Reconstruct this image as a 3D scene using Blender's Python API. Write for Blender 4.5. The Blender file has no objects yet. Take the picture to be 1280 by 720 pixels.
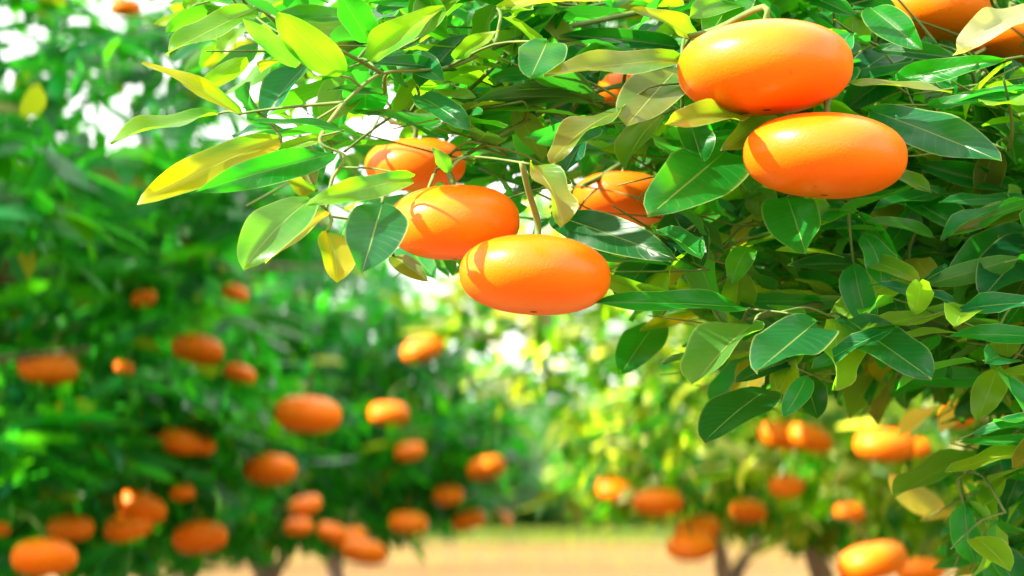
import bpy, math, random
import numpy as np
from mathutils import Vector, Matrix

# ------------------------------------------------------------------ camera, sky, sun, exposure
scn = bpy.context.scene
col = scn.collection
H = 0.50          # camera height; heights in this grove are compact (fruit, leaves, trees are all broad and low)
S = 1 / 1.8       # vertical proportion of everything (oranges are 1.8 times wider than tall)
F = 3271.0
HOR = 645.0

cam_d = bpy.data.cameras.new('camera')
cam = bpy.data.objects.new('camera', cam_d); col.objects.link(cam)
cam.location = (0, 0, H); cam.rotation_euler = (math.radians(90), 0, 0)
cam_d.sensor_width = 36; cam_d.lens = 92; cam_d.shift_y = (HOR - 360) / 1280
cam_d.clip_start = 0.05; cam_d.clip_end = 3000
cam_d.dof.use_dof = True; cam_d.dof.focus_distance = 1.22
cam_d.dof.aperture_fstop = 9.6; cam_d.dof.aperture_ratio = 1.7
scn.camera = cam

SUN = Vector((-0.76, -0.27, 0.58)).normalized()     # towards the sun
w = bpy.data.worlds.new('World'); scn.world = w; w.use_nodes = True
nt = w.node_tree
sky = nt.nodes.new('ShaderNodeTexSky'); sky.sky_type = 'NISHITA'; sky.sun_disc = False
sky.sun_elevation = math.asin(SUN.z); sky.sun_rotation = math.atan2(SUN.x, SUN.y)
sky.air_density = 1.0; sky.dust_density = 4.0; sky.ozone_density = 1.0
# thin bright high cloud whitens the sky
cn = nt.nodes.new('ShaderNodeTexNoise'); cn.inputs['Scale'].default_value = 2.2; cn.inputs['Detail'].default_value = 5
cr = nt.nodes.new('ShaderNodeMapRange'); cr.inputs[1].default_value = .2; cr.inputs[2].default_value = .6; cr.inputs[3].default_value = .7; cr.inputs[4].default_value = .95
nt.links.new(cn.outputs[0], cr.inputs[0])
cm = nt.nodes.new('ShaderNodeMix'); cm.data_type = 'RGBA'; nt.links.new(cr.outputs[0], cm.inputs[0]); nt.links.new(sky.outputs[0], cm.inputs[6]); cm.inputs[7].default_value = (5.6, 5.4, 5.3, 1)
bg = nt.nodes['Background']; nt.links.new(cm.outputs[2], bg.inputs[0]); bg.inputs[1].default_value = 0.14
sd = bpy.data.lights.new('sun', 'SUN'); sd.energy = 4.2; sd.angle = math.radians(0.53); sd.color = (1.0, 0.93, 0.80)
sun = bpy.data.objects.new('sun', sd); col.objects.link(sun)
sun.rotation_euler = SUN.to_track_quat('Z', 'Y').to_euler(); sun.location = (-5, 2, 6)
scn.view_settings.view_transform = 'Standard'; scn.view_settings.look = 'None'
scn.view_settings.gamma = 1; scn.view_settings.use_curve_mapping = False
scn.view_settings.exposure = 1.95
scn.cycles.max_bounces = 8; scn.cycles.transmission_bounces = 6; scn.cycles.diffuse_bounces = 5
scn.cycles.sample_clamp_indirect = 6

rng = np.random.default_rng(11)

# ------------------------------------------------------------------ helpers
def P(px, py, Y):
    """true-proportion point (z relative to the camera) seen at photo pixel px,py at depth Y"""
    return np.array([(px - 640) / F * Y, Y, (HOR - py) / F * Y * 1.8])
def proj(p):
    p = np.atleast_2d(p)
    return 640 + F * p[:, 0] / p[:, 1], HOR - F * p[:, 2] * S / p[:, 1]
def world(v):
    v = np.array(v, float).copy(); v[..., 2] = H + S * v[..., 2]; return v
def ground_t():    # true-space height of the ground
    return -H / S

def tag(o, label=None, cat=None, group=None, kind=None):
    if label: o['label'] = label
    if cat: o['category'] = cat
    if group: o['group'] = group
    if kind: o['kind'] = kind
    return o
def mesh(name, V, Fc, mat, parent=None, smooth=True, uv=None, tint=None, origin=None):
    """V in world space; Fc array (n,k) or list"""
    V = np.asarray(V, float)
    if origin is not None: V = V - np.asarray(origin)
    me = bpy.data.meshes.new(name)
    if isinstance(Fc, np.ndarray):
        n, k = Fc.shape
        me.vertices.add(len(V)); me.vertices.foreach_set('co', V.astype(np.float32).ravel())
        me.loops.add(n * k); me.loops.foreach_set('vertex_index', Fc.astype(np.int32).ravel())
        me.polygons.add(n); me.polygons.foreach_set('loop_start', (np.arange(n) * k).astype(np.int32))
        me.update(calc_edges=True)
    else:
        me.from_pydata([tuple(v) for v in V], [], Fc); me.update()
    if smooth: me.polygons.foreach_set('use_smooth', [True] * len(me.polygons))
    if uv is not None:
        li = np.empty(len(me.loops), np.int32); me.loops.foreach_get('vertex_index', li)
        l = me.uv_layers.new(name='UVMap'); l.data.foreach_set('uv', np.asarray(uv, np.float32)[li].ravel())
    if tint is not None:
        a = me.attributes.new('tint', 'FLOAT_COLOR', 'POINT')
        t = np.ones((len(V), 4), np.float32); t[:, :3] = tint; a.data.foreach_set('color', t.ravel())
    me.materials.append(mat)
    o = bpy.data.objects.new(name, me); col.objects.link(o)
    if origin is not None: o.location = origin
    if parent is not None: o.parent = parent
    return o
def empty(name, loc):
    o = bpy.data.objects.new(name, None); o.location = loc; o.empty_display_size = .1; col.objects.link(o); return o

def unit(a): return a / np.maximum(np.linalg.norm(a, axis=-1, keepdims=True), 1e-9)

def leaf_geo(base, d, nrm, L, W, bend, fold, nu=7, na=3, wave=None, twist=None):
    """vectorised leaves. all true space. returns V(N*m,3), F, uv"""
    N = len(base)
    d = unit(d); nrm = nrm - (nrm * d).sum(1, keepdims=True) * d; nrm = unit(nrm); s = np.cross(d, nrm)
    u = np.linspace(0, 1, nu); v = np.linspace(-1, 1, na)
    prof = (u ** 0.62) * ((1 - u) ** 0.74) * 1.66 * 0.5
    prof = np.clip(prof, 0.012, None); prof[0] = 0.02; prof[-1] = 0.006
    U, Vv = np.meshgrid(u, v, indexing='ij'); U = U.ravel(); Vv = Vv.ravel(); PR = np.repeat(prof, na)
    # bend: circular droop
    th = bend[:, None] * U[None]
    small = np.abs(bend[:, None]) < 1e-3
    bb = np.where(small, 1e-3, bend[:, None])
    ax = L[:, None] * np.sin(bb * U) / bb
    az = -L[:, None] * (1 - np.cos(bb * U)) / bb
    side = W[:, None] * PR[None] * Vv[None]
    up = fold[:, None] * np.abs(side)
    if wave is not None:
        up = up + wave[:, None] * L[:, None] * 0.05 * np.sin(U[None] * 11 + wave[:, None] * 40 + (Vv[None] > 0) * 1.7) * np.abs(Vv[None]) ** 1.5
    nx = d[:, None, :] * np.cos(th)[..., None] - nrm[:, None, :] * np.sin(th)[..., None]
    nn = nrm[:, None, :] * np.cos(th)[..., None] + d[:, None, :] * np.sin(th)[..., None]
    sv = s[:, None, :] * np.ones((1, len(U), 1))
    if twist is not None:
        tw = (twist[:, None] * U[None])[..., None]
        sv, nn = sv * np.cos(tw) + nn * np.sin(tw), nn * np.cos(tw) - sv * np.sin(tw)
    V = base[:, None, :] + d[:, None, :] * ax[..., None] + nrm[:, None, :] * az[..., None] + sv * side[..., None] + nn * up[..., None]
    m = len(U)
    q = []
    for i in range(nu - 1):
        for j in range(na - 1):
            a = i * na + j; q.append((a, a + 1, a + na + 1, a + na))
    q = np.array(q)
    Fc = (np.arange(N)[:, None, None] * m + q[None]).reshape(-1, 4)
    uv = np.tile(np.stack([U, Vv * .5 + .5], 1), (N, 1))
    return V.reshape(-1, 3), Fc, uv, m

def tube(path, radii, n=7):
    path = np.asarray(path, float); radii = np.asarray(radii, float); k = len(path)
    t = np.gradient(path, axis=0); t = unit(t)
    ref = np.array([0.13, 0.2, 1.0]); 
    a = np.cross(t, ref); bad = np.linalg.norm(a, axis=1) < .15
    a[bad] = np.cross(t[bad], np.array([1.0, .1, 0])); a = unit(a); b = np.cross(t, a)
    ang = np.arange(n) * 2 * math.pi / n
    V = path[:, None] + radii[:, None, None] * (a[:, None] * np.cos(ang)[None, :, None] + b[:, None] * np.sin(ang)[None, :, None])
    V = V.reshape(-1, 3); f = []
    for i in range(k - 1):
        for j in range(n):
            f.append((i * n + j, i * n + (j + 1) % n, (i + 1) * n + (j + 1) % n, (i + 1) * n + j))
    # pointed closed ends
    V = np.vstack([V, path[0], path[-1]]); c0 = len(V) - 2; c1 = len(V) - 1
    for j in range(n):
        f.append((c0, (j + 1) % n, j, c0)); f.append((c1, (k - 1) * n + j, (k - 1) * n + (j + 1) % n, c1))
    return V, f
class Tubes:
    def __init__(s): s.V = []; s.F = []; s.n = 0
    def add(s, path, radii, n=7):
        V, f = tube(path, radii, n); s.V.append(V)
        for q in f:
            q = [x + s.n for x in q]; s.F.append(q[:3] if q[0] == q[3] else q)
        s.n += len(V)
    def build(s, name, mat, parent=None, origin=None):
        return mesh(name, world(np.vstack(s.V)), [tuple(q) for q in s.F], mat, parent, origin=origin)
def smooth_path(pts, k=6):
    pts = np.asarray(pts, float); out = []
    n = len(pts)
    for i in range(n - 1):
        p0 = pts[max(i - 1, 0)]; p1 = pts[i]; p2 = pts[i + 1]; p3 = pts[min(i + 2, n - 1)]
        for t in np.arange(k) / k:
            out.append(.5 * ((2 * p1) + (-p0 + p2) * t + (2 * p0 - 5 * p1 + 4 * p2 - p3) * t * t + (-p0 + 3 * p1 - 3 * p2 + p3) * t ** 3))
    out.append(pts[-1]); return np.array(out)

# ------------------------------------------------------------------ materials
def new_mat(name):
    m = bpy.data.materials.new(name); m.use_nodes = True; n = m.node_tree
    return m, n, n.nodes, n.links, n.nodes['Principled BSDF']
def ramp(nodes, stops):
    r = nodes.new('ShaderNodeValToRGB'); e = r.color_ramp.elements
    e[0].position, e[0].color = stops[0][0], (*stops[0][1], 1)
    e[1].position, e[1].color = stops[-1][0], (*stops[-1][1], 1)
    for p, c in stops[1:-1]:
        x = e.new(p); x.color = (*c, 1)
    return r
def math_n(nodes, links, op, a, b=None, c=None, clamp=False):
    x = nodes.new('ShaderNodeMath'); x.operation = op; x.use_clamp = clamp
    for i, q in enumerate((a, b, c)):
        if q is None: continue
        if isinstance(q, (int, float)): x.inputs[i].default_value = q
        else: links.new(q, x.inputs[i])
    return x.outputs[0]
def mixc(nodes, links, blend, fac, a, b):
    x = nodes.new('ShaderNodeMix'); x.data_type = 'RGBA'; x.blend_type = blend
    for i, q in ((0, fac), (6, a), (7, b)):
        if isinstance(q, (int, float)): x.inputs[i].default_value = q
        elif isinstance(q, tuple): x.inputs[i].default_value = (*q, 1)
        else: links.new(q, x.inputs[i])
    return x.outputs[2]

def leaf_material(name, detail=True, trans=0.5, rough=0.36):
    m, n, N, K, b = new_mat(name)
    att = N.new('ShaderNodeAttribute'); att.attribute_name = 'tint'
    base = att.outputs['Color']
    noise = N.new('ShaderNodeTexNoise'); noise.inputs['Scale'].default_value = 60 if detail else 14
    tc = N.new('ShaderNodeTexCoord'); K.new(tc.outputs['Object'], noise.inputs['Vector'])
    var = ramp(N, [(.3, (.72, .78, .8)), (.7, (1.25, 1.15, 1.1))]); K.new(noise.outputs[0], var.inputs[0])
    base = mixc(N, K, 'MULTIPLY', 1.0, base, var.outputs[0])
    if detail:
        uvn = N.new('ShaderNodeUVMap'); uvn.uv_map = 'UVMap'
        sep = N.new('ShaderNodeSeparateXYZ'); K.new(uvn.outputs[0], sep.inputs[0])
        u = sep.outputs[0]
        av = math_n(N, K, 'ABSOLUTE', math_n(N, K, 'MULTIPLY_ADD', sep.outputs[1], 2.0, -1.0))
        mid = math_n(N, K, 'SUBTRACT', 1.0, math_n(N, K, 'DIVIDE', av, .045), clamp=True)
        ph = math_n(N, K, 'MULTIPLY', math_n(N, K, 'SUBTRACT', u, math_n(N, K, 'MULTIPLY', av, .16)), 13.0)
        fr = math_n(N, K, 'ABSOLUTE', math_n(N, K, 'MULTIPLY_ADD', math_n(N, K, 'FRACT', ph), 2.0, -1.0))
        vein = math_n(N, K, 'MULTIPLY', math_n(N, K, 'MULTIPLY_ADD', fr, 6.0, -5.0, clamp=True), .14)
        edge = math_n(N, K, 'MULTIPLY', math_n(N, K, 'MULTIPLY_ADD', av, 14.0, -13.0, clamp=True), .9)
        pale = math_n(N, K, 'MAXIMUM', math_n(N, K, 'MAXIMUM', mid, vein), edge)
        geo = N.new('ShaderNodeNewGeometry')
        bl = N.new('ShaderNodeTexNoise'); bl.inputs['Scale'].default_value = 38; bl.inputs['Detail'].default_value = 4; K.new(tc.outputs['Object'], bl.inputs['Vector'])
        patch = math_n(N, K, 'MULTIPLY', math_n(N, K, 'MULTIPLY_ADD', bl.outputs[0], 6.0, -3.3, clamp=True), .55)
        base = mixc(N, K, 'MIX', patch, base, mixc(N, K, 'MULTIPLY', 1.0, base, (4.5, 1.35, .8)))
        spk = N.new('ShaderNodeTexNoise'); spk.inputs['Scale'].default_value = 330; K.new(tc.outputs['Object'], spk.inputs['Vector'])
        base = mixc(N, K, 'MIX', math_n(N, K, 'MULTIPLY_ADD', spk.outputs[0], 20.0, -14.6, clamp=True), base, (.10, .06, .02))
        tipb = math_n(N, K, 'MULTIPLY', math_n(N, K, 'MULTIPLY_ADD', u, 14.0, -13.2, clamp=True), bl.outputs[0], clamp=True)
        base = mixc(N, K, 'MIX', tipb, base, (.16, .08, .02))
        # underside of a citrus leaf is paler and matt
        under = mixc(N, K, 'MIX', .4, base, (.18, .30, .07))
        base = mixc(N, K, 'MIX', geo.outputs['Backfacing'], base, under)
        base = mixc(N, K, 'MIX', math_n(N, K, 'MULTIPLY', pale, .7), base, (.40, .50, .14))
        bump = N.new('ShaderNodeBump'); bump.inputs['Strength'].default_value = .35; bump.inputs['Distance'].default_value = .001
        hgt = math_n(N, K, 'ADD', math_n(N, K, 'MULTIPLY', math_n(N, K, 'MAXIMUM', mid, vein), -1.0), math_n(N, K, 'MULTIPLY', noise.outputs[0], .8))
        K.new(hgt, bump.inputs['Height']); K.new(bump.outputs[0], b.inputs['Normal'])
        rr = math_n(N, K, 'MULTIPLY_ADD', geo.outputs['Backfacing'], .25, rough); K.new(rr, b.inputs['Roughness'])
    else:
        b.inputs['Roughness'].default_value = rough
    K.new(base, b.inputs['Base Color'])
    b.inputs['IOR'].default_value = 1.45; b.inputs['Specular IOR Level'].default_value = .40 if detail else .34
    tr = N.new('ShaderNodeBsdfTranslucent')
    tcol = mixc(N, K, 'MULTIPLY', 1.0, mixc(N, K, 'ADD', 1.0, att.outputs['Color'], (.008, .02, .0)), (4.2, 3.9, .7))
    K.new(tcol, tr.inputs[0])
    mx = N.new('ShaderNodeMixShader'); mx.inputs[0].default_value = trans
    K.new(b.outputs[0], mx.inputs[1]); K.new(tr.outputs[0], mx.inputs[2])
    out = N['Material Output']; K.new(mx.outputs[0], out.inputs['Surface'])
    return m
M_leaf = leaf_material('orange leaf', True, .44, .33)
M_leaf_far = leaf_material('orange leaf crown', False, .50, .32)

def bark_material(name, c1, c2, scale=40):
    m, n, N, K, b = new_mat(name)
    no = N.new('ShaderNodeTexNoise'); no.inputs['Scale'].default_value = scale; no.inputs['Detail'].default_value = 8
    tc = N.new('ShaderNodeTexCoord'); mp = N.new('ShaderNodeMapping'); mp.inputs['Scale'].default_value = (1, 1, .35)
    K.new(tc.outputs['Object'], mp.inputs[0]); K.new(mp.outputs[0], no.inputs['Vector'])
    r = ramp(N, [(.3, c1), (.7, c2)]); K.new(no.outputs[0], r.inputs[0]); K.new(r.outputs[0], b.inputs['Base Color'])
    bp = N.new('ShaderNodeBump'); bp.inputs['Strength'].default_value = .5; bp.inputs['Distance'].default_value = .004
    K.new(no.outputs[0], bp.inputs['Height']); K.new(bp.outputs[0], b.inputs['Normal']); b.inputs['Roughness'].default_value = .8
    return m
M_bark = bark_material('bark', (.07, .045, .03), (.2, .14, .09), 40)
M_twig = bark_material('green twig', (.05, .12, .015), (.17, .22, .05), 55)

def peel_material(name, c1, c2, rough=.3, detail=True):
    m, n, N, K, b = new_mat(name)
    tc = N.new('ShaderNodeTexCoord')
    big = N.new('ShaderNodeTexNoise'); big.inputs['Scale'].default_value = 22; big.inputs['Detail'].default_value = 3
    K.new(tc.outputs['Object'], big.inputs['Vector'])
    r = ramp(N, [(.3, c1), (.7, c2)]); K.new(big.outputs[0], r.inputs[0])
    basec = r.outputs[0]
    if detail:
        po = N.new('ShaderNodeTexVoronoi'); po.inputs['Scale'].default_value = 620
        K.new(tc.outputs['Object'], po.inputs['Vector'])
        pit = math_n(N, K, 'SMOOTH_MIN', po.outputs['Distance'], .45, .2)
        bp = N.new('ShaderNodeBump'); bp.inputs['Strength'].default_value = .3; bp.inputs['Distance'].default_value = .0006
        K.new(pit, bp.inputs['Height']); K.new(bp.outputs[0], b.inputs['Normal'])
        sp = N.new('ShaderNodeTexNoise'); sp.inputs['Scale'].default_value = 210; sp.inputs['Detail'].default_value = 1
        K.new(tc.outputs['Object'], sp.inputs['Vector'])
        spm = math_n(N, K, 'MULTIPLY_ADD', sp.outputs[0], 14.0, -10.2, clamp=True)
        basec = mixc(N, K, 'MIX', math_n(N, K, 'MULTIPLY', spm, .5), basec, (.45, .10, .01))
    K.new(basec, b.inputs['Base Color'])
    b.inputs['Roughness'].default_value = rough; b.inputs['IOR'].default_value = 1.45
    b.inputs['Specular IOR Level'].default_value = .28 if detail else .3
    if detail: b.inputs['Coat Weight'].default_value = .22; b.inputs['Coat Roughness'].default_value = .3
    b.inputs['Subsurface Weight'].default_value = .12 if detail else 0
    b.inputs['Subsurface Radius'].default_value = (1, .35, .05); b.inputs['Subsurface Scale'].default_value = .006
    return m
M_peel = peel_material('orange peel', (.96, .145, .003), (.98, .185, .003), .33)
M_peel_far = peel_material('orange peel blurred', (.98, .18, .003), (.99, .22, .004), .42, False)
m, n, N, K, b = new_mat('calyx'); b.inputs['Base Color'].default_value = (.09, .14, .03, 1); b.inputs['Roughness'].default_value = .7; M_calyx = m
m, n, N, K, b = new_mat('blossom scar'); b.inputs['Base Color'].default_value = (.12, .06, .02, 1); b.inputs['Roughness'].default_value = .8; M_scar = m

# ------------------------------------------------------------------ ground
def ground_material():
    m, n, N, K, b = new_mat('sandy soil')
    tc = N.new('ShaderNodeTexCoord')
    a = N.new('ShaderNodeTexNoise'); a.inputs['Scale'].default_value = .35; a.inputs['Detail'].default_value = 6
    mp = N.new('ShaderNodeMapping'); mp.inputs['Scale'].default_value = (.18, 1, 1)
    K.new(tc.outputs['Object'], mp.inputs[0]); K.new(mp.outputs[0], a.inputs['Vector'])
    r = ramp(N, [(.38, (.13, .072, .026)), (.5, (.24, .155, .056)), (.62, (.28, .195, .072))]); K.new(a.outputs[0], r.inputs[0])
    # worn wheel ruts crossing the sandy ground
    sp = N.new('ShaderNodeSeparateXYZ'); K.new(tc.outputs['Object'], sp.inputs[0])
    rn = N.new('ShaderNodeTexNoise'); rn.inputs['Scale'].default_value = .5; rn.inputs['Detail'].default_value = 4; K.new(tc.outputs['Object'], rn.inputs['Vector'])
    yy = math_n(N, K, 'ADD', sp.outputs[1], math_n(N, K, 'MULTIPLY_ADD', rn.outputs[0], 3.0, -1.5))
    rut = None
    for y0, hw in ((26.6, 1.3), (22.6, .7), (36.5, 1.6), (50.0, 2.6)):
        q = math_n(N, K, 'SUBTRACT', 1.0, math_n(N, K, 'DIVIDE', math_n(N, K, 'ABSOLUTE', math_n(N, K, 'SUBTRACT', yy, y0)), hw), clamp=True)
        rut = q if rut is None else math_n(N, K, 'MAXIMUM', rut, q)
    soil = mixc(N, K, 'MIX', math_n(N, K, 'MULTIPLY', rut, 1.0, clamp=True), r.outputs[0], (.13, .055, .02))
    f = N.new('ShaderNodeTexNoise'); f.inputs['Scale'].default_value = 30; f.inputs['Detail'].default_value = 6
    K.new(tc.outputs['Object'], f.inputs['Vector'])
    r2 = ramp(N, [(.3, (.75, .72, .7)), (.7, (1.1, 1.08, 1.05))]); K.new(f.outputs[0], r2.inputs[0])
    K.new(mixc(N, K, 'MULTIPLY', 1.0, soil, r2.outputs[0]), b.inputs['Base Color'])
    bp = N.new('ShaderNodeBump'); bp.inputs['Strength'].default_value = .4; bp.inputs['Distance'].default_value = .03
    K.new(f.outputs[0], bp.inputs['Height']); K.new(bp.outputs[0], b.inputs['Normal']); b.inputs['Roughness'].default_value = 1.0; b.inputs['Specular IOR Level'].default_value = .05
    return m
gx = np.concatenate([[-1500, -300, -80], np.linspace(-30, 30, 61), [80, 300, 1500]])
gy = np.concatenate([[-400, -60], np.linspace(-10, 90, 101), [150, 400, 2500]])
X, Yg = np.meshgrid(gx, gy, indexing='ij')
Zg = .012 * np.sin(X * 1.9 + 1) * np.cos(Yg * .9) + .008 * np.sin(Yg * 2.3 + X)
Zg[(np.abs(X) > 60) | (Yg > 100)] = 0
V = np.stack([X, Yg, Zg], -1).reshape(-1, 3); nx_, ny_ = len(gx), len(gy)
Fg = np.array([(i * ny_ + j, (i + 1) * ny_ + j, (i + 1) * ny_ + j + 1, i * ny_ + j + 1) for i in range(nx_ - 1) for j in range(ny_ - 1)])
g = mesh('ground', V, Fg, ground_material()); tag(g, 'pale sandy orchard soil between the tree rows', None, None, 'structure')

# dry grass strip before the far trees, and thin grass under them: real blades
def grass(name, x0, x1, y0, y1, n, c1, c2, h, label):
    X = rng.uniform(x0, x1, n); Y = rng.uniform(y0, y1, n)
    base = np.stack([X, Y, np.full(n, ground_t() + .0)], 1)
    d = np.stack([rng.normal(0, .35, n), rng.normal(0, .35, n), np.ones(n)], 1)
    nr = np.stack([rng.normal(size=n), rng.normal(size=n), np.full(n, .1)], 1)
    L = rng.uniform(.6, 1.2, n) * h; W = L * .16
    V, Fc, uv, m_ = leaf_geo(base, d, nr, L, W, rng.uniform(.2, 1.2, n), np.zeros(n), nu=4, na=2)
    t = np.array(c1) + (np.array(c2) - np.array(c1)) * rng.random((n, 1))
    o = mesh(name, world(V), Fc, M_leaf_far, None, tint=np.repeat(t, m_, 0)); tag(o, label, 'grass', None, 'stuff')
grass('grass', -14, 18, 47, 65, 60000, (.05, .09, .03), (.10, .13, .04), .36, 'low green grass strip along the foot of the far trees')
grass('dry_grass', -9, 12, 24, 50, 5000, (.22, .15, .06), (.16, .17, .05), .12, 'sparse dry grass tufts scattered over the sandy ground')

# ------------------------------------------------------------------ trees
GREENS = np.array([(.003, .105, .024), (.004, .13, .030), (.007, .15, .020), (.002, .085, .034), (.022, .165, .010)])
def crown_points(n, c, rx, ry, rz_up, rz_dn, seed, shell=.30, lumps=9):
    r = np.random.default_rng(seed)
    v = unit(r.normal(size=(n, 3)))
    lump_d = unit(r.normal(size=(lumps, 3))); 
    dots = v @ lump_d.T
    rad = .88 + .20 * np.clip((dots - .72) / .28, 0, 1).max(1)
    rad = rad * (1 - shell * r.random(n) ** 1.6)
    p = v * rad[:, None]
    p[:, 0] *= rx; p[:, 1] *= ry; p[:, 2] *= np.where(p[:, 2] > 0, rz_up, rz_dn)
    return p + c, v, r
def clumped_leaves(centres, outward, r, per, spread, Lmin, Lmax, greens=GREENS, yellow=.04, droop=.3):
    n = len(centres) * per
    C = np.repeat(centres, per, 0); O = np.repeat(outward, per, 0)
    # twig direction per clump
    tw = unit(outward + r.normal(0, .5, outward.shape)); TW = np.repeat(tw, per, 0)
    s = r.random(n)
    base = C + TW * ((s - .5) * spread * 1.6)[:, None] + r.normal(0, spread * .16, (n, 3))
    rad = unit(r.normal(size=(n, 3)))
    d = unit(TW * .55 + rad * np.array([1, 1, .6]) + np.array([0, 0, -droop]))
    nr = unit(O * .5 + np.array([0, 0, .8]) + r.normal(0, .45, (n, 3)))
    L = r.uniform(Lmin, Lmax, n); W = L * r.uniform(.36, .5, n)
    t = greens[r.integers(0, len(greens), n)] * r.uniform(.8, 1.25, (n, 1))
    clt = np.repeat(r.uniform(.8, 1.2, (len(centres), 1)), per, 0); t = t * clt
    y = r.random(n) < yellow; t[y] = np.array([.13, .16, .02]) * r.uniform(.7, 1.2, (y.sum(), 1))  # yellow leaves; their bright tint also imitates sun coming through
    return base, d, nr, L, W, t

ORANGES = []     # (px,py,width px, nominal diameter, Y, ...) filled below, needed for pruning the leaves before fruit
def keep_mask(base, d, L, fruits, margin=1.12, allow=0.0, r=None):
    """leaves that do not hang right in front of a fruit"""
    keep = np.ones(len(base), bool)
    mid = base + d * (L * .5)[:, None]
    px, py = proj(mid)
    for (fx, fy, fw, fY) in fruits:
        rx = fw / 2 * margin + L / mid[:, 1] * F * .28; ry = fw / 3.6 * margin + L / mid[:, 1] * F * .28 * S
        inn = ((px - fx) / rx) ** 2 + ((py - fy) / ry) ** 2 < 1
        inn &= (mid[:, 1] < fY + .02) & (mid[:, 1] > .3)
        if allow and r is not None: inn &= r.random(len(base)) > allow
        keep &= ~inn
    return keep

def stems(x, y, top, r, n=4, thick=.045, spread=.28):
    T = Tubes(); g = ground_t()
    base = np.array([x, y, g - .05])
    fork = np.array([x + r.normal(0, .03), y + r.normal(0, .03), g + .28])
    T.add(smooth_path([base, (base + fork) / 2 + r.normal(0, .01, 3), fork], 4), np.linspace(thick * 1.5, thick * 1.15, 9), 10)
    for i in range(n):
        a = 2 * math.pi * i / n + r.uniform(-.4, .4)
        dirv = np.array([math.cos(a), math.sin(a), 0])
        p1 = fork + dirv * spread * .5 + np.array([0, 0, .35]); p2 = fork + dirv * spread * 1.6 + np.array([0, 0, .9])
        p3 = fork + dirv * spread * 2.8 + np.array([0, 0, top - .2])
        pts = smooth_path([fork - [0, 0, .05], p1, p2, p3], 5) + r.normal(0, .008, (16, 3))
        T.add(pts, np.linspace(thick, thick * .28, 16), 8)
        for j in range(4):
            k = r.integers(6, 14); q = pts[k]; dv = unit(dirv + r.normal(0, .8, 3)); dv[2] = abs(dv[2]) * .6
            T.add(smooth_path([q, q + dv * .25, q + dv * .55 + np.array([0, 0, -.04])], 4), np.linspace(thick * .4, thick * .1, 9), 5)
    return T

def tree(x, y, c_dz, rx, ry, rzu, rzd, nclump, seed, label, per=9, Lr=(.065, .1), fruits=(), shell=.3, group='orange trees of the orchard rows',
         thick=.045, greens=GREENS, yellow=.04, prune=None, spread=.07, nu=5, nstem=4):
    c = np.array([x, y, c_dz])
    P_, O_, r = crown_points(nclump, c, rx, ry, rzu, rzd, seed, shell)
    if prune is not None:
        k = prune(P_, r); P_ = P_[k]; O_ = O_[k]
    base, d, nr, L, W, t = clumped_leaves(P_, O_, r, per, spread, Lr[0], Lr[1], greens, yellow)
    k = keep_mask(base, d, L, fruits, 1.45, .03, r)
    for (fx, fy, fw, fY) in fruits:
        k &= np.linalg.norm(base + d * (L * .5)[:, None] - P(fx, fy, fY), axis=1) > fw / F * fY * .5 + .035
    base, d, nr, L, W, t = base[k], d[k], nr[k], L[k], W[k], t[k]
    n = len(base)
    V, Fc, uv, m_ = leaf_geo(base, d, nr, L, W, r.uniform(.1, .9, n), r.uniform(.05, .35, n), nu=nu, na=3)
    root = empty('orange_tree', (x, y, 0)); tag(root, label, 'tree', group)
    ox = np.array([x, y, 0.0])
    o = mesh('crown', world(V) - ox, Fc, M_leaf_far, root, tint=np.repeat(t, m_, 0))
    T = stems(x, y, c_dz - ground_t() + rzu * .3, r, nstem, thick, rx * .28)
    o2 = mesh('trunk', world(np.vstack(T.V)) - ox, [tuple(q) for q in T.F], M_bark, root)
    return root
def copy_tree(o, loc, label, rz=0, sc=1.0):
    c = o.copy(); col.objects.link(c); c.location = loc; c.rotation_euler = (0, 0, rz); c.scale = (sc, sc, sc); c['label'] = label
    for ch in list(o.children):
        d = ch.copy(); col.objects.link(d); d.parent = c
    return c

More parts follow.
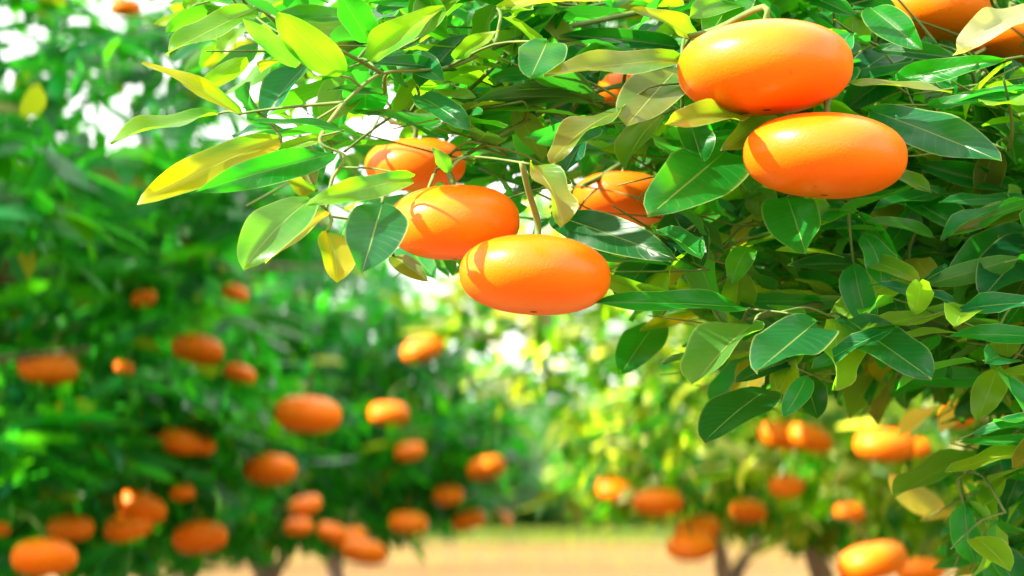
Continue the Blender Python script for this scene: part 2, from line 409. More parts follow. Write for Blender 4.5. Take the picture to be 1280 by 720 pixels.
# ---- fruit lists: px, py, width px (photo pixels), label
BG = [
 (60,460,78,'large blurred orange on the left edge tree, left of a small lone orange'),
 (247,437,66,'blurred orange at middle height of the left tree, its left side cut by a leaf'),
 (180,373,34,'small blurred orange high in the left tree, left one of the top pair'),
 (294,366,36,'small blurred orange high in the left tree, right one of the top pair'),
 (155,459,28,'tiny blurred orange just right of the large orange at the left edge'),
 (300,467,42,'small blurred orange just below and right of the leaf cut orange'),
 (385,518,86,'largest blurred orange in the middle of the left tree'),
 (486,517,54,'blurred orange right beside the largest orange of the left tree'),
 (528,436,56,'blurred orange standing alone high at the right side of the left tree'),
 (512,564,42,'small blurred orange below the one right of the largest orange'),
 (608,585,52,'blurred orange at the outer right edge of the left tree'),
 (560,619,42,'blurred orange low down, just left below the one at the crown edge'),
 (226,552,58,'blurred orange of a touching pair in the left tree, the bigger left one'),
 (252,556,38,'blurred orange of a touching pair in the left tree, the smaller right one'),
 (338,587,68,'blurred orange below and left of the largest orange in the left tree'),
 (177,633,66,'upper orange of the crowded low cluster at lower left'),
 (160,659,64,'middle orange of the crowded low cluster, partly under another orange'),
 (88,660,60,'left orange of the crowded low cluster at lower left'),
 (0,661,28,'orange cut off by the left edge of the frame'),
 (55,697,84,'lowest and widest orange at the lower left corner'),
 (250,672,70,'big low orange on the skirt of the left tree, right of the cluster'),
 (228,616,34,'small dim orange above the big low orange of the skirt'),
 (381,632,46,'orange right of the skirt, above the thin grey stems'),
 (373,658,40,'pale orange directly below another one, above the thin stems'),
 (416,666,44,'orange left of a touching trio on the low skirt of the left tree'),
 (438,672,48,'middle orange of a touching trio on the low skirt of the left tree'),
 (455,690,60,'lowest orange of a touching trio, lit yellow on its left'),
 (511,654,52,'orange on the skirt edge right of the touching trio'),
 (586,651,46,'flat looking orange low by the lane, right of the skirt edge'),
 (628,648,30,'faint small orange closest to the end of the lane'),
 (157,10,40,'faint orange high in the upper left corner among white sky gaps'),
 (770,614,56,'first orange right of the lane, on the near right tree'),
 (823,628,64,'lit orange right of the lane, beside and below the first one'),
 (872,661,58,'upper orange of the stacked pair over the right tree stem'),
 (864,683,64,'lower orange of the stacked pair over the right tree stem'),
 (977,545,66,'left orange of a merged pair under the hanging leaves, lit on its left'),
 (1012,548,62,'right orange of a merged pair under the hanging leaves, in shade'),
 (1105,556,78,'bright orange with a white highlight, right of the merged pair'),
 (1142,560,44,'shaded orange tucked behind the one with a white highlight'),
 (1197,520,46,'orange half hidden by a cream leaf near the right edge'),
 (1257,522,52,'orange by the right edge of the frame, behind a dark leaf'),
 (983,607,48,'small round orange under the merged pair in the right tree'),
 (936,639,48,'orange with a pale top, left of the right tree stem'),
 (1062,640,42,'small orange half hidden by pale leaves, above the lowest right orange'),
 (1090,702,90,'large lowest orange at lower right, half lit half shaded'),
 (1150,714,60,'orange cut by the bottom edge, right of the large lowest one'),
 (872,353,34,'small blurred orange glimpsed below the shaded foreground leaves'),
]
def bgY(w): return .076 * F / w
def face_depth(px):      # how far the visible face of the near crowns stands
    px = np.asarray(px, float)
    return np.where(px < 650, np.interp(px, [0, 300, 450, 640], [3.0, 3.3, 4.2, 4.9]), np.interp(px, [700, 800, 900, 1000, 1100, 1280], [4.4, 3.9, 3.8, 3.5, 3.1, 2.9]))
bgf = []
for (px, py, wd, lab) in BG:
    Y = min(max(bgY(wd), float(face_depth(px)) - .35), float(face_depth(px)) + .25)
    bgf.append((px, py, wd, Y))
fr = np.array([(a, b_, c_, d_) for a, b_, c_, d_ in bgf])
leftF = [f for f in bgf if f[0] < 650]; rightF = [f for f in bgf if f[0] >= 650]

def prune_low(P_, r):
    px, py = proj(P_)
    return (py < 655 + r.normal(0, 6, len(py)))
def prune_left(P_, r):
    px, py = proj(P_)
    low = np.interp(px, [0, 250, 330, 480, 640], [694, 690, 668, 664, 640]) + r.normal(0, 9, len(px))
    k = py < low
    # thinner top letting the white sky through
    k &= ~((py < 215) & (px < 330) & (r.random(len(px)) < .35))
    # the crown stays on its own side of the lane
    k &= ~((py > 300) & (P_[:, 1] < face_depth(px) - .02))
    k &= px < np.interp(py, [-300, 0, 200, 350, 450, 560, 660], [200, 235, 330, 480, 600, 640, 600]) + r.normal(0, 12, len(px))
    return k
def prune_right(P_, r):
    px, py = proj(P_)
    low = 676 + np.clip(px - 800, 0, 400) * .03 + r.normal(0, 9, len(px))
    k = py < low
    k &= ~((py > 440) & (P_[:, 1] < face_depth(px) - .02))
    k &= px > np.interp(py, [-300, 0, 330, 400, 480, 560, 620, 700], [900, 800, 600, 570, 635, 735, 755, 790]) + r.normal(0, 14, len(px))
    return k
tree(-1.42, 3.35, .35, 1.25, 1.35, 1.62, .56, 3600, 101, 'nearest tree on the left with oranges hanging in deep green shade',
     fruits=leftF, prune=prune_left, per=12, Lr=(.075, .108), nu=5, yellow=.05, spread=.075)
tree(-1.00, 5.65, .35, 1.18, 1.25, 1.02, .60, 3300, 102, 'second tree of the left row, its right edge along the lane',
     fruits=leftF, prune=prune_left, per=10, Lr=(.07, .105), nu=4)
YG = np.array([(.04, .15, .008), (.07, .18, .010), (.11, .21, .014), (.01, .12, .018), (.02, .13, .02), (.004, .08, .02), (.005, .09, .02), (.34, .36, .17), (.34, .34, .20)])  # darkest and palest tints imitate shaded pockets and sun glints
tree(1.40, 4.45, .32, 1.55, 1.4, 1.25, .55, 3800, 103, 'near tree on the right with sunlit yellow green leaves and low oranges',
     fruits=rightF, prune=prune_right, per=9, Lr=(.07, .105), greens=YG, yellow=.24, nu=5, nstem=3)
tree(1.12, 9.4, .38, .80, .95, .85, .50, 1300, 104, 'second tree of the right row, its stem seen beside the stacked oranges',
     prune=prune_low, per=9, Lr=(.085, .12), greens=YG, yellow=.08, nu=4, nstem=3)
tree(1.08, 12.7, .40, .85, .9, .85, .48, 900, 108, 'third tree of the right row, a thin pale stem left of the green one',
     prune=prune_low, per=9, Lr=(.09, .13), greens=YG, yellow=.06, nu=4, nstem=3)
tree(-1.22, 9.0, .40, .85, 1.1, .9, .52, 1200, 105, 'third tree of the left row, its stem nearest the left edge',
     prune=prune_low, per=9, Lr=(.09, .13), nu=4, nstem=3)
tree(-1.20, 13.1, .40, .85, 1.1, .9, .50, 1000, 109, 'fourth tree of the left row, its stem in the middle of the three seen',
     prune=prune_low, per=9, Lr=(.10, .14), nu=4, nstem=3)
tree(-1.20, 17.6, .42, .85, 1.1, .9, .50, 900, 110, 'fifth and last tree of the left row, its stem closest to the lane',
     prune=prune_low, per=9, Lr=(.12, .16), nu=4, nstem=3)
# far trees closing the lane, standing beyond the open sandy ground
def prune_far(P_, r): return P_[:, 2] > -10
BL = np.array([(.012, .075, .03), (.016, .09, .03), (.02, .10, .02), (.03, .12, .02)])
far0 = tree(-2.2, 66, .6, 3.0, 3.0, 4.8, 1.45, 1700, 106, 'far round tree left of the lane end, bluish green', per=9, Lr=(.26, .40), nu=3,
     greens=BL, thick=.13, spread=.3, group='far trees closing the lane', nstem=4)
far1 = tree(2.3, 68, .6, 3.3, 3.2, 5.6, 1.45, 1800, 107, 'far tall tree right of the lane end, bluish green', per=9, Lr=(.26, .40), nu=3,
     greens=BL, thick=.13, spread=.3, group='far trees closing the lane', nstem=4)
k = 0
FL = ['far tree glimpsed under the skirt of the left row','far tree at the left between the thin stems','far tree at the far left, low under the crowns',
      'far tree right of the lane behind the stacked oranges','far tree behind the right tree stem','far tree at the far right, behind the lowest orange',
      'dim far tree standing behind and between the two at the lane end','far tree at the very left edge beyond the sand','second line far tree, just left of the lane end','second line far tree, just right of the lane end','second line far tree behind the thin stems','second line far tree behind the green stem','second line far tree toward the left corner','second line far tree toward the right corner']
for (x, y, s_, src) in [(-7.5, 67, 1.0, far0), (-13.0, 69, 1.1, far1), (-18.5, 66, 1.0, far0), (7.6, 66, 1.05, far0), (13.0, 69, 1.0, far1), (18.5, 67, 1.1, far0), (.4, 80, 1.25, far1), (-24, 68, 1.05, far1), (-5, 84, 1.2, far0), (5.5, 86, 1.2, far0), (-11, 86, 1.2, far1), (11.5, 84, 1.2, far1), (-17, 88, 1.2, far0), (18, 88, 1.2, far0)]:
    copy_tree(src, (x, y, 0), FL[k], rz=k * 1.3, sc=s_); k += 1

# ------------------------------------------------------------------ oranges
def orange_mesh_data(name, R, seed, detail=True):
    r = np.random.default_rng(seed); nu_, nv_ = (40, 28) if detail else (24, 16)
    V = [(0, 0, 1.0)]
    for i in range(1, nv_):
        th = math.pi * i / nv_
        for j in range(nu_):
            ph = 2 * math.pi * j / nu_; V.append((math.sin(th) * math.cos(ph), math.sin(th) * math.sin(ph), math.cos(th)))
    V.append((0, 0, -1.0)); V = np.array(V)
    a1, a2 = r.uniform(0, 6, 2); 
    az = np.arctan2(V[:, 1], V[:, 0]); st = np.hypot(V[:, 0], V[:, 1])
    k_ = 1 + .010 * st * np.cos(2 * az + a1) + .007 * st * np.cos(3 * az + a2)
    V = V * k_[:, None] * ((np.abs(st) ** 2.32 + np.abs(V[:, 2]) ** 2.32) ** (-1 / 2.32))[:, None]
    V[:, 2] -= .055 * np.exp(-(st / .22) ** 2) * (V[:, 2] > 0)      # dimple at the stem
    V[:, 2] += .020 * np.exp(-(st / .12) ** 2) * (V[:, 2] < 0)
    V *= R; V[:, 2] *= S
    f = [(0, 1 + j, 1 + (j + 1) % nu_) for j in range(nu_)]
    for i in range(nv_ - 2):
        for j in range(nu_):
            a = 1 + i * nu_ + j; b2 = 1 + i * nu_ + (j + 1) % nu_; f.append((a, a + nu_, b2 + nu_, b2))
    last = len(V) - 1; o = 1 + (nv_ - 2) * nu_
    f += [(last, o + (j + 1) % nu_, o + j) for j in range(nu_)]
    return V, f
def calyx_geo(R):
    V = []; f = []
    n = 10
    for k_, (rr, zz) in enumerate([(.0, .985), (.11, .965), (.17, .975)]):
        for j in range(n):
            a = 2 * math.pi * j / n; q = rr * (1 + (.35 if (j % 2 and k_ == 2) else 0))
            V.append((q * R * math.cos(a), q * R * math.sin(a), zz * R * S))
    for k_ in range(2):
        for j in range(n): f.append((k_ * n + j, (k_ + 1) * n + j, (k_ + 1) * n + (j + 1) % n, k_ * n + (j + 1) % n))
    return np.array(V), f
GAP_TOP = .93
def make_orange(pt_true, R, label, group, tilt=(0, 0), detail=True, seed=0, stem_to=None, zs=.93):
    """stem_to: true-space point of the twig the fruit hangs from"""
    S = globals()['S'] * zs
    V, f = orange_mesh_data('orange', R, seed, detail); V[:, 2] *= zs
    loc = world(pt_true)
    o = mesh('orange', V, f, M_peel if detail else M_peel_far); o.location = loc; o.rotation_euler = (tilt[0], tilt[1], seed * 1.7 % 6)
    tag(o, label, 'orange', group)
    if detail:
        Vc, fc = calyx_geo(R); Vc[:, 2] *= zs; c = mesh('calyx', Vc, fc, M_calyx, o, smooth=False)
        n = 10; Vs = [(0, 0, -.984 * R * S - .0004)]
        for j in range(n):
            a = 2 * math.pi * j / n; Vs.append((.05 * R * math.cos(a), .05 * R * math.sin(a), -.976 * R * S - .0002))
        mesh('blossom_scar', np.array(Vs), [(0, 1 + (j + 1) % n, 1 + j) for j in range(n)], M_scar, o)
    # stem: from the dimple up to the twig
    rot = o.rotation_euler.to_matrix()
    top = Vector((0, 0, .93 * R * S)); 
    if stem_to is not None:
        e = rot.inverted() @ (Vector(world(stem_to)) - Vector(loc))
        L0 = (e - top).length
        path = np.array([top, top + Vector((0, 0, min(.25 * R, L0 * .3))), top.lerp(e, .6) + Vector((0, 0, .1 * L0 * .5)), e])
    else:
        path = np.array([top, top + Vector((.002, 0, .3 * R)), top + Vector((.012, .01, .75 * R)), top + Vector((.03, .03, 1.0 * R))])
    p = smooth_path(path, 4); Vt, ft = tube(p, np.linspace(.0017, .0014, len(p)), 6)
    ft = [q[:3] if q[0] == q[3] else q for q in ft]
    mesh('stem', Vt, ft, M_twig, o)
    return o
orng = random.Random(5)
for i, (px, py, wd, lab) in enumerate(BG):
    Y = bgf[i][3]; R = wd / F * Y / 2
    make_orange(P(px, py, Y), R, lab, 'blurred oranges on the trees behind', (orng.uniform(-.3, .3), orng.uniform(-.22, .22)), False, i)

# ------------------------------------------------------------------ foreground tree
FG = [ # px,py,width,Y,label,tilt
 (957, 85, 218, 1.20, 'upper of the two big glossy oranges at the upper right, lit white on its left', (0, .06)),
 (1032, 195, 206, 1.20, 'big orange directly under the uppermost one, sharply split into lit and shaded halves', (0, -.05)),
 (567, 278, 166, 1.24, 'sharp orange left in the middle pair, resting over its lower neighbour', (.05, .0)),
 (669, 344, 188, 1.20, 'lowest sharp orange of the middle pair, yellow lit at its left end', (0, .10)),
 (778, 250, 124, 1.42, 'orange between dark leaves, right of the middle pair and partly covered', (.1, 0)),
 (519, 206, 126, 1.42, 'orange half hidden behind the branch above the middle pair', (0, .1)),
 (1170, 13, 150, 1.40, 'orange at the top edge right of the big pair, cut by a brown twig', (0, 0)),
 (1262, 46, 118, 1.50, 'orange in the upper right corner behind a cream coloured leaf', (.1, 0)),
 (788, 112, 84, 1.50, 'small orange piece peeping between the olive leaf and the uppermost orange', (0, 0)),
]
fg_fruits = [(a, b_, c_, d_) for a, b_, c_, d_, _, _ in FG]

nodes = []       # network nodes (point, radius)
BR = Tubes()
def bough(pts, r0, r1, n=8, k=8, pw=1.6):
    p = smooth_path(pts, k); rr = r1 + (r0 - r1) * np.linspace(1, 0, len(p)) ** pw; BR.add(p, rr, n)
    for a, b_ in zip(p, rr): nodes.append((a, b_))
    return p
TRX, TRY = 1.0, 2.15
g0 = np.array([TRX, TRY, ground_t() - .05])
fork = np.array([TRX - .02, TRY - .02, ground_t() + .55])
TK = Tubes(); TK.add(smooth_path([g0, (g0 + fork) / 2 + [.02, 0, 0], fork, fork + np.array([.03, .05, .6]), fork + np.array([.0, .1, 1.2])], 6), np.linspace(.075, .03, 25), 14)
bough([fork + [0, 0, -.04], fork + [-.1, -.12, .35], P(1310, 120, 1.75), P(1215, 95, 1.55), P(1120, 92, 1.42), P(1000, 60, 1.33), P(850, 90, 1.34), P(710, 126, 1.29), P(580, 195, 1.25), P(545, 212, 1.24)], .026, .0012, pw=2.6)
bough([P(1215, 95, 1.55), P(1120, 10, 1.45), P(960, -18, 1.36), P(800, 15, 1.34), P(650, 48, 1.28), P(560, 84, 1.24), P(478, 92, 1.22), P(430, 128, 1.21), P(395, 150, 1.21)], .0045, .0009)
bough([fork + [0, 0, -.04], fork + [-.12, -.15, .22], P(1330, 330, 1.7), P(1230, 345, 1.5), P(1120, 362, 1.38), P(1000, 385, 1.3), P(930, 400, 1.27)], .022, .0018)
bough([P(1330, 330, 1.7), P(1300, 420, 1.7), P(1290, 520, 1.72), P(1262, 590, 1.75), P(1200, 650, 1.8)], .008, .002)
bough([P(478, 92, 1.22), P(420, 60, 1.2), P(330, 15, 1.22), P(300, 5, 1.22)], .0014, .0009)
bough([P(430, 128, 1.21), P(400, 175, 1.2), P(430, 195, 1.2), P(415, 225, 1.2), P(408, 262, 1.2)], .0012, .0008)
bough([P(650, 48, 1.28), P(600, 100, 1.28), P(560, 130, 1.3), P(500, 140, 1.3), P(430, 190, 1.3)], .0015, .0009)
bough([P(1215, 95, 1.55), P(1180, 180, 1.5), P(1110, 240, 1.45), P(1020, 250, 1.4), P(930, 250, 1.4), P(860, 240, 1.4)], .007, .002)
bough([P(430, 128, 1.21), P(350, 135, 1.22), P(300, 142, 1.23)], .0016, .001)
tree_fg = empty('orange_tree', (TRX, TRY, 0))
tag(tree_fg, 'foreground orange tree whose leafy branches hang in sharp focus from the upper right', 'tree')

def nearest(p, maxr=None):
    A = np.array([n_[0] for n_ in nodes]); dd = np.linalg.norm(A - p, axis=1) 
    i = int(np.argmin(dd)); return nodes[i][0], nodes[i][1], dd[i]
def connect(p, r_end=.0008, sag=.12):
    q, rq, dist = nearest(p)
    if dist < .003: return q
    r0 = min(rq * .8, .0009 + dist * .004)
    mid = (p + q) / 2 + np.array([0, 0, sag * dist]) + rng.normal(0, .06 * dist, 3)
    n = max(2, int(dist / .02)); pth = smooth_path([q, mid, p], min(n, 6) + 1)
    rr = np.linspace(max(r0, r_end), r_end, len(pth)); BR.add(pth, rr, 5 if dist < .05 else 6)
    for a, b_ in zip(pth[2:-1], rr[2:-1]): nodes.append((a, b_))
    return q

COL = dict(g=(.003, .125, .012), b=(.003, .085, .026), d=(.002, .065, .014), y=(.25, .27, .006), l=(.075, .20, .012), o=(.105, .14, .014), p=(.055, .17, .035), c=(.42, .38, .24))  # y, l hold sunlit glow in their colour; c, p partly sun glare
# base x,y -> tip x,y, depth base/tip, roll (deg, 0 = upper face to camera), width factor, colour, bend, fold
HL = [
 (352,172,172,256,1.24,1.20, 20,.36,'y',.5,.2), (418,192,243,240,1.20,1.16, 15,.40,'g',.35,.25), (272,143,137,178,1.22,1.18, 55,.42,'l',.3,.3),
 (430,163,313,153,1.19,1.17, 50,.40,'g',.5,.2), (300,143,178,78,1.21,1.19, 35,.34,'y',.4,.3), (322,10,208,68,1.22,1.20, 20,.45,'l',.4,.25),
 (372,85,303,22,1.20,1.17, 10,.34,'p',.2,.3), (425,95,347,15,1.21,1.17, 0,.50,'l',.3,.2), (462,55,420,-14,1.21,1.18, 10,.62,'g',.4,.3),
 (461,76,556,8,1.20,1.16, 25,.46,'l',.5,.3), (462,78,570,88,1.22,1.25, 50,.4,'b',.3,.3), (440,92,407,157,1.30,1.27, 0,.6,'p',.4,.4),
 (684,52,663,97,1.19,1.16, 0,.85,'g',.4,.15), (852,74,680,93,1.21,1.16, 28,.40,'o',.25,.2), (570,73,624,38,1.22,1.2, 15,.5,'l',.4,.35),
 (622,10,802,0,1.22,1.20, 45,.4,'y',.4,.3), (868,46,790,10,1.24,1.2, 25,.42,'o',.6,.3), (852,60,700,44,1.30,1.27, 30,.38,'d',.4,.3),
 (848,84,782,158,1.25,1.20, 10,.62,'o',.2,.15), (782,136,688,204,1.22,1.18, 50,.34,'o',.6,.3), (664,205,704,283,1.17,1.14, 30,.34,'o',.7,.4),
 (928,144,830,156,1.21,1.15, 45,.42,'o',.3,.3), (862,150,878,204,1.23,1.21, 0,.85,'g',.3,.3), (972,144,905,188,1.24,1.2, 10,.6,'o',.3,.2),
 (908,188,813,268,1.24,1.16, 0,.60,'g',.3,.2), (690,268,848,325,1.26,1.20, 10,.42,'d',.3,.1), (516,222,385,256,1.18,1.14, 20,.40,'l',.4,.2),
 (478,254,452,342,1.17,1.13, 0,.95,'b',.25,.35), (388,250,304,337,1.17,1.14, 25,.50,'p',.6,.4), (408,262,332,329,1.20,1.17, 30,.40,'y',.4,.3),
 (408,290,421,353,1.19,1.17, 30,.70,'y',.5,.3), (492,320,535,352,1.26,1.24, 10,.5,'o',.3,.3), (560,216,541,184,1.20,1.19, 20,.6,'p',.2,.3),
 (1063,104,1190,116,1.22,1.18, 55,.34,'o',.2,.2), (1088,10,1152,62,1.27,1.24, 10,.6,'g',.3,.3), (1092,62,1200,74,1.28,1.26, 40,.5,'d',.3,.3),
 (1108,103,1256,74,1.26,1.22, 20,.42,'g',.4,.2), (1160,132,1288,118,1.26,1.24, 25,.42,'g',.3,.2), (1088,138,1252,202,1.25,1.19, 15,.46,'b',.3,.15),
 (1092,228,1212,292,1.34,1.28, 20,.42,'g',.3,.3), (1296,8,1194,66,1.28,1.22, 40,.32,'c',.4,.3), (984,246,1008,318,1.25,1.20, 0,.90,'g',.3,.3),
 (1030,250,1076,304,1.30,1.28, 10,.6,'g',.3,.2), (1092,332,985,332,1.30,1.27, 45,.45,'d',.3,.3), (936,385,740,379,1.25,1.20, 50,.34,'g',.2,.3),
 (1020,402,948,462,1.20,1.13, 0,.66,'b',.2,.15), (942,405,868,482,1.24,1.19, 25,.5,'p',.5,.5), (958,488,880,552,1.28,1.22, 15,.52,'d',.5,.2),
 (1042,398,1045,488,1.25,1.22, 25,.62,'l',.2,.3), (1058,398,1165,474,1.26,1.21, 0,.55,'b',.4,.2), (1020,436,920,478,1.30,1.28, 20,.5,'d',.4,.2),
 (1004,466,1022,524,1.34,1.32, 10,.7,'d',.3,.3), (1286,288,1188,348,1.32,1.26, 20,.46,'g',.3,.3), (1292,298,1230,370,1.30,1.24, 0,.6,'b',.3,.2),
 (1300,352,1256,408,1.32,1.27, 0,.7,'g',.3,.2), (1160,376,1290,408,1.40,1.36, 25,.42,'d',.4,.2), (842,268,872,338,1.30,1.26, 10,.8,'d',.3,.3),
 (1288,532,1222,572,1.46,1.42, 20,.45,'g',.3,.2), (1240,562,1118,622,1.44,1.38, 60,.4,'p',.3,.3), (1290,572,1180,580,1.6,1.55, 50,.4,'p',.3,.3),
 (820,404,776,468,1.42,1.38, 10,.5,'g',.4,.3), (872,394,800,414,1.42,1.40, 45,.45,'y',.3,.3), (1180,240,1092,262,1.32,1.28, 30,.4,'g',.3,.3),
 (560,130,640,160,1.32,1.30, 40,.4,'g',.3,.3), (830,200,760,160,1.36,1.34, 20,.45,'g',.3,.3),
 (900,330,980,360,1.36,1.33, 40,.4,'d',.3,.3), (1185,400,1150,480,1.42,1.40, 10,.5,'b',.3,.3), (350,188,420,168,1.24,1.22, 30,.4,'l',.3,.3),
 (700,20,640,-12,1.3,1.28, 10,.5,'l',.3,.3), (510,150,560,176,1.3,1.28, 30,.5,'g',.3,.3), (480,118,410,112,1.24,1.22, 35,.4,'d',.3,.3),
 (930,-6,860,22,1.28,1.24, 20,.5,'l',.3,.3), (1000,-10,1068,20,1.3,1.28, 20,.5,'g',.3,.3), (640,240,700,225,1.36,1.34, 30,.4,'d',.3,.3),
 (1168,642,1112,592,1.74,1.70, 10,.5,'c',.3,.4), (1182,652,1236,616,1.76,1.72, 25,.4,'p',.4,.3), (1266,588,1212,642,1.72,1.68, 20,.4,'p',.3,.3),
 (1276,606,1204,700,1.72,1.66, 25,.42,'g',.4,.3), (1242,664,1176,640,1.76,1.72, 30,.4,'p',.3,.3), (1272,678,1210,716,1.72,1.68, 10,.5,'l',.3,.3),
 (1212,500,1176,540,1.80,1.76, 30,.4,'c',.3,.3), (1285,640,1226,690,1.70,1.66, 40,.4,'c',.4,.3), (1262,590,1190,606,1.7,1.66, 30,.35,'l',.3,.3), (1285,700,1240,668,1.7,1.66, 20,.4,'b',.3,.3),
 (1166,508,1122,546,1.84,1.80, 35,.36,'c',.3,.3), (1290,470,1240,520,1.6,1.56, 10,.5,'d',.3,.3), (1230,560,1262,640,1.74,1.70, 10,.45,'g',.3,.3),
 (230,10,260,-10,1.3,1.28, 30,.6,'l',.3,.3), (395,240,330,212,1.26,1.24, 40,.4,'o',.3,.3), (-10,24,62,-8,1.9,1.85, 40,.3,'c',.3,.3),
]
leaf_bases = []
HL = [h for h in HL if h[0] > 0]
for (bx, by, tx, ty, Yb, Yt, roll, wf, c_, bend, fold) in HL:
    wf = .7 if (bx, by) == (684, 52) else min(wf * 1.08, .55)
    b0 = P(bx, by, Yb); t0 = P(tx, ty, Yt); d = t0 - b0; L = np.linalg.norm(d); d /= L
    view = -unit((b0 + t0) / 2)
    n0 = view - (view @ d) * d; n0 /= np.linalg.norm(n0)
    s0 = np.cross(d, n0)
    up = np.array([0, 0, 1.0]); sgn = 1 if (s0 @ up) > 0 else -1     # roll so that the upper face turns to the sky
    a = math.radians(roll) * sgn; nn = n0 * math.cos(a) + s0 * math.sin(a)
    if c_ == 'y' : nn = n0 * math.cos(a) + s0 * math.sin(a)
    L2 = L * (1 + bend * bend / 22); 
    bb = np.array([bend])
    d_adj = d * math.cos(bend * .5) + nn * math.sin(bend * .5)      # chord stays on the wanted line
    n_adj = nn * math.cos(bend * .5) - d * math.sin(bend * .5)
    V, Fc, uv, m_ = leaf_geo(b0[None], d_adj[None], n_adj[None], np.array([L2]), np.array([L2 * wf]), bb, np.array([fold * 1.7]), nu=15, na=7,
                             wave=np.array([rng.uniform(.4, 1.1)]), twist=np.array([rng.uniform(-.6, .6)]))
    tint = np.array(COL[c_]) * rng.uniform(.88, 1.12)
    Wv = world(V); org = world(b0)
    tint = np.tile(tint, (m_, 1))
    if c_ in 'ylop':      # part-shaded look put into the tint: greener near base and along one side
        ph_ = rng.uniform(0, 6); vv = (uv[:, 1] - .5) * 2
        mm = np.clip(.55 - uv[:, 0] * .7 + .45 * np.sin(uv[:, 0] * 5 + ph_) * (vv if rng.random() < .5 else -vv) + .15 * np.sin(ph_ + vv * 7), 0, 1)[:, None]
        tint = tint * (1 - mm) + np.array([.012, .15, .012]) * mm
    o = mesh('leaf', Wv - org, Fc, M_leaf, tree_fg, uv=uv, tint=tint)
    o.location = org - np.array([TRX, TRY, 0])
    if c_ == 'c': o['label'] = 'cream tinted leaf'  # one beige leaf; the rest have sun glare put into the colour
    elif c_ == 'o': o['label'] = 'olive yellow leaf'
    elif c_ == 'y': o['label'] = 'yellow leaf with the sun shining through'
    leaf_bases.append((b0, d))

# fill: clusters of leaves filling the hanging crown
def inpoly(x, y, poly):
    x = np.asarray(x); y = np.asarray(y); c = np.zeros(len(x), bool); n = len(poly); j = n - 1
    for i in range(n):
        xi, yi = poly[i]; xj, yj = poly[j]
        m_ = ((yi > y) != (yj > y)) & (x < (xj - xi) * (y - yi) / (yj - yi + 1e-9) + xi); c ^= m_; j = i
    return c
poly_main = [(235,-60),(215,10),(230,60),(270,100),(300,140),(330,190),(400,255),(460,300),(540,345),(620,300),(640,250),(700,250),(720,300),(790,340),(800,375),(900,385),(900,450),(930,500),(1000,505),(1060,480),(1110,500),(1180,470),(1230,500),(1245,560),(1200,640),(1195,700),(1230,760),(1500,760),(1500,-60)]
poly_dense = [(560,-60),(520,60),(640,170),(830,180),(830,320),(900,370),(950,440),(1060,470),(1180,440),(1290,440),(1500,460),(1500,-60)]
gaps = [(540,150,60,14),(585,118,30,12),(700,150,40,10),(640,112,30,10),(860,310,22,16),(800,235,0,0),(300,75,20,12),(245,190,18,10),(740,205,30,10),(520,100,30,10),(880,350,34,12)]
def sample_fill(n, poly, y0, y1, seed):
    r = np.random.default_rng(seed); out = []
    x0 = min(p[0] for p in poly); x1 = max(p[0] for p in poly); ya = min(p[1] for p in poly); yb = max(p[1] for p in poly)
    while len(out) < n:
        x = r.uniform(x0, x1, 4 * n); y = r.uniform(ya, yb, 4 * n); k = inpoly(x, y, poly)
        for a, b_ in zip(x[k], y[k]):
            if any(gx_ and ((a - gx_) / gw) ** 2 + ((b_ - gy_) / gh) ** 2 < 1 for gx_, gy_, gw, gh in gaps if gw): continue
            out.append(P(a, b_, r.uniform(y0, y1)))
            if len(out) >= n: break
    return np.array(out), r
C1, r1 = sample_fill(460, poly_main, 1.24, 1.7, 21)
C2, r2 = sample_fill(230, poly_dense, 1.32, 1.80, 22)
C3, r3 = sample_fill(260, poly_dense, 1.6, 2.4, 23)
C5, r5 = sample_fill(26, [(1225,520),(1250,600),(1205,640),(1215,760),(1420,760),(1420,500)], 1.6, 2.1, 25)
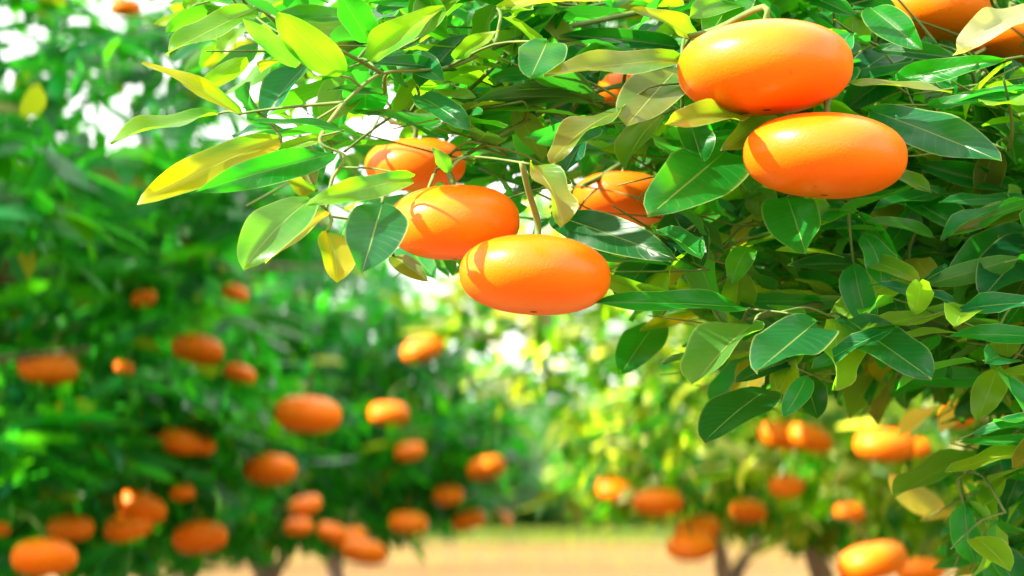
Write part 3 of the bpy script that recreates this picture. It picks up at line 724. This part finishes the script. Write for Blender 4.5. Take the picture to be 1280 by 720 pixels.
# crown around and above the frame
r4 = np.random.default_rng(24)
v4 = unit(r4.normal(size=(900, 3))); c4 = np.array([TRX, TRY, .55]) + v4 * np.array([.95, .8, .95]) * (r4.uniform(.6, 1.0, 900) ** .6)[:, None]
px4, py4 = proj(c4); inframe = (px4 > -60) & (px4 < 1340) & (py4 > -50) & (py4 < 780)
okp = inpoly(px4, py4, poly_dense) | (px4 > 1310)
sunp = (c4[:, 0] < .35) & (c4[:, 1] < 1.6)                      # keeps the light on the hanging fruit
c4 = c4[((~inframe) | okp) & (c4[:, 2] > -.45) & (c4[:, 1] > .9) & ~sunp]
C4 = c4; 
allb = []
def fill(C, r, per, Lr, spread, greens, yellow, conn, olive=.05):
    cw = world(C); sv = np.array(SUN); ok = np.ones(len(C), bool)
    for (fx, fy, fw, fY) in fg_fruits:
        rel = cw - world(P(fx, fy, fY)); al = rel @ sv; perp = np.linalg.norm(rel - al[:, None] * sv, axis=1)
        ok &= ~((al > 0) & (al < 1.5) & (perp < fw / F * fY * .5 + .01))
    C = C[ok]
    O = unit(C - np.array([TRX, TRY, .3])); 
    tw = unit(O + r.normal(0, .5, O.shape) + np.array([0, 0, -.15]))
    for i in range(len(C)):
        n = per + r.integers(-2, 3)
        tip = C[i] + tw[i] * spread
        if conn:
            connect(C[i] - tw[i] * spread * .5)
            p = smooth_path([C[i] - tw[i] * spread * .5, C[i] + r.normal(0, .003, 3), tip], 3); BR.add(p, np.linspace(.0013, .0006, len(p)), 5)
        for j in range(n):
            s = r.uniform(-.5, 1.0); b_ = C[i] + tw[i] * spread * s
            a = unit(r.normal(size=3)); d = unit(tw[i] * .6 + a * .9 + np.array([0, 0, -.25]))
            nr = unit(np.array([-.1, -.35, .75]) + r.normal(0, .5, 3))
            L = r.uniform(*Lr); W = L * r.uniform(.42, .58)
            q = r.random()
            if q < yellow: t = np.array(COL['l']) * r.uniform(.8, 1.2)
            elif q < yellow + olive: t = np.array(COL['o']) * r.uniform(.7, 1.1)
            else: t = greens[r.integers(0, len(greens))] * r.uniform(.8, 1.3)
            allb.append((b_ + d * .006, d, nr, L, W, t, r.uniform(.1, 1.0), r.uniform(.15, .7)))
fill(C1, r1, 5, (.040, .066), .045, GREENS, .28, True, .07)
fill(C2, r2, 7, (.045, .072), .05, GREENS, .07, True, .05)
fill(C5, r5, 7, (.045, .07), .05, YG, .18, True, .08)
fill(C3, r3, 8, (.055, .08), .06, GREENS, .05, False)
fill(C4, r4, 9, (.06, .085), .07, GREENS, .05, False)
base = np.array([a[0] for a in allb]); d = np.array([a[1] for a in allb]); nr = np.array([a[2] for a in allb])
L = np.array([a[3] for a in allb]); W = np.array([a[4] for a in allb]); tt = np.array([a[5] for a in allb])
bd = np.array([a[6] for a in allb]); fo = np.array([a[7] for a in allb])
k = keep_mask(base, d, L, fg_fruits, 1.0)
# leaves past the outline of the hanging crown are dropped
tip = base + d * L[:, None]; tx, ty = proj(tip); mx_, my_ = proj(base + d * (L * .5)[:, None])
inf = (mx_ > -100) & (mx_ < 1290) & (my_ > -30) & (my_ < 760)
k &= ~inf | (inpoly(mx_, my_, poly_main))
# nothing lies across the sharp foreground leaves
k &= ~((base[:, 1] < 1.2) & inf)

cw = world(base + d * (L * .5)[:, None]); sv = np.array(SUN)
for (fx, fy, fw, fY) in fg_fruits:
    fc = world(P(fx, fy, fY)); rel = cw - fc; al = rel @ sv; perp = np.linalg.norm(rel - al[:, None] * sv, axis=1)
    k &= ~((al > 0) & (al < 1.5) & (perp < fw / F * fY * .5 * .8 + .012) & (rng.random(len(k)) < .93))
base, d, nr, L, W, tt, bd, fo = base[k], d[k], nr[k], L[k], W[k], tt[k], bd[k], fo[k]
n = len(base)
V, Fc, uv, m_ = leaf_geo(base, d, nr, L, W, bd, fo, nu=9, na=5, wave=rng.uniform(.3, 1.1, n), twist=rng.uniform(-.7, .7, n))
fol = mesh('foliage', world(V) - np.array([TRX, TRY, 0]), Fc, M_leaf, tree_fg, uv=uv, tint=np.repeat(tt, m_, 0)); fol['kind'] = 'stuff'
for b0, d0 in leaf_bases: connect(b0, .0009)

for i, (px, py, wd, Y, lab, tilt) in enumerate(FG):
    c_ = P(px, py, Y); R = wd / F * Y / 2
    top = c_ + np.array([0, .0, R * .93])
    q, rq, dist = nearest(top + np.array([0, .0, .02]))
    at_ = q
    if dist > .09:
        h = top + np.array([.01, .02, .045]); connect(h, .0016); at_ = h
    make_orange(c_, R, lab, 'ripe oranges on the foreground branches', tilt, True, 100 + i, stem_to=at_, zs=(.89, .875, 1.0, .90, .95, .95, .93, .93, .93)[i])
TK_o = mesh('trunk', world(np.vstack(TK.V)) - np.array([TRX, TRY, 0]), [tuple(q) for q in TK.F], M_bark, tree_fg)
br = mesh('branch', world(np.vstack(BR.V)) - np.array([TRX, TRY, 0]), [tuple(q) for q in BR.F], M_twig, tree_fg)
print('fg leaves', n, 'hand', len(HL))
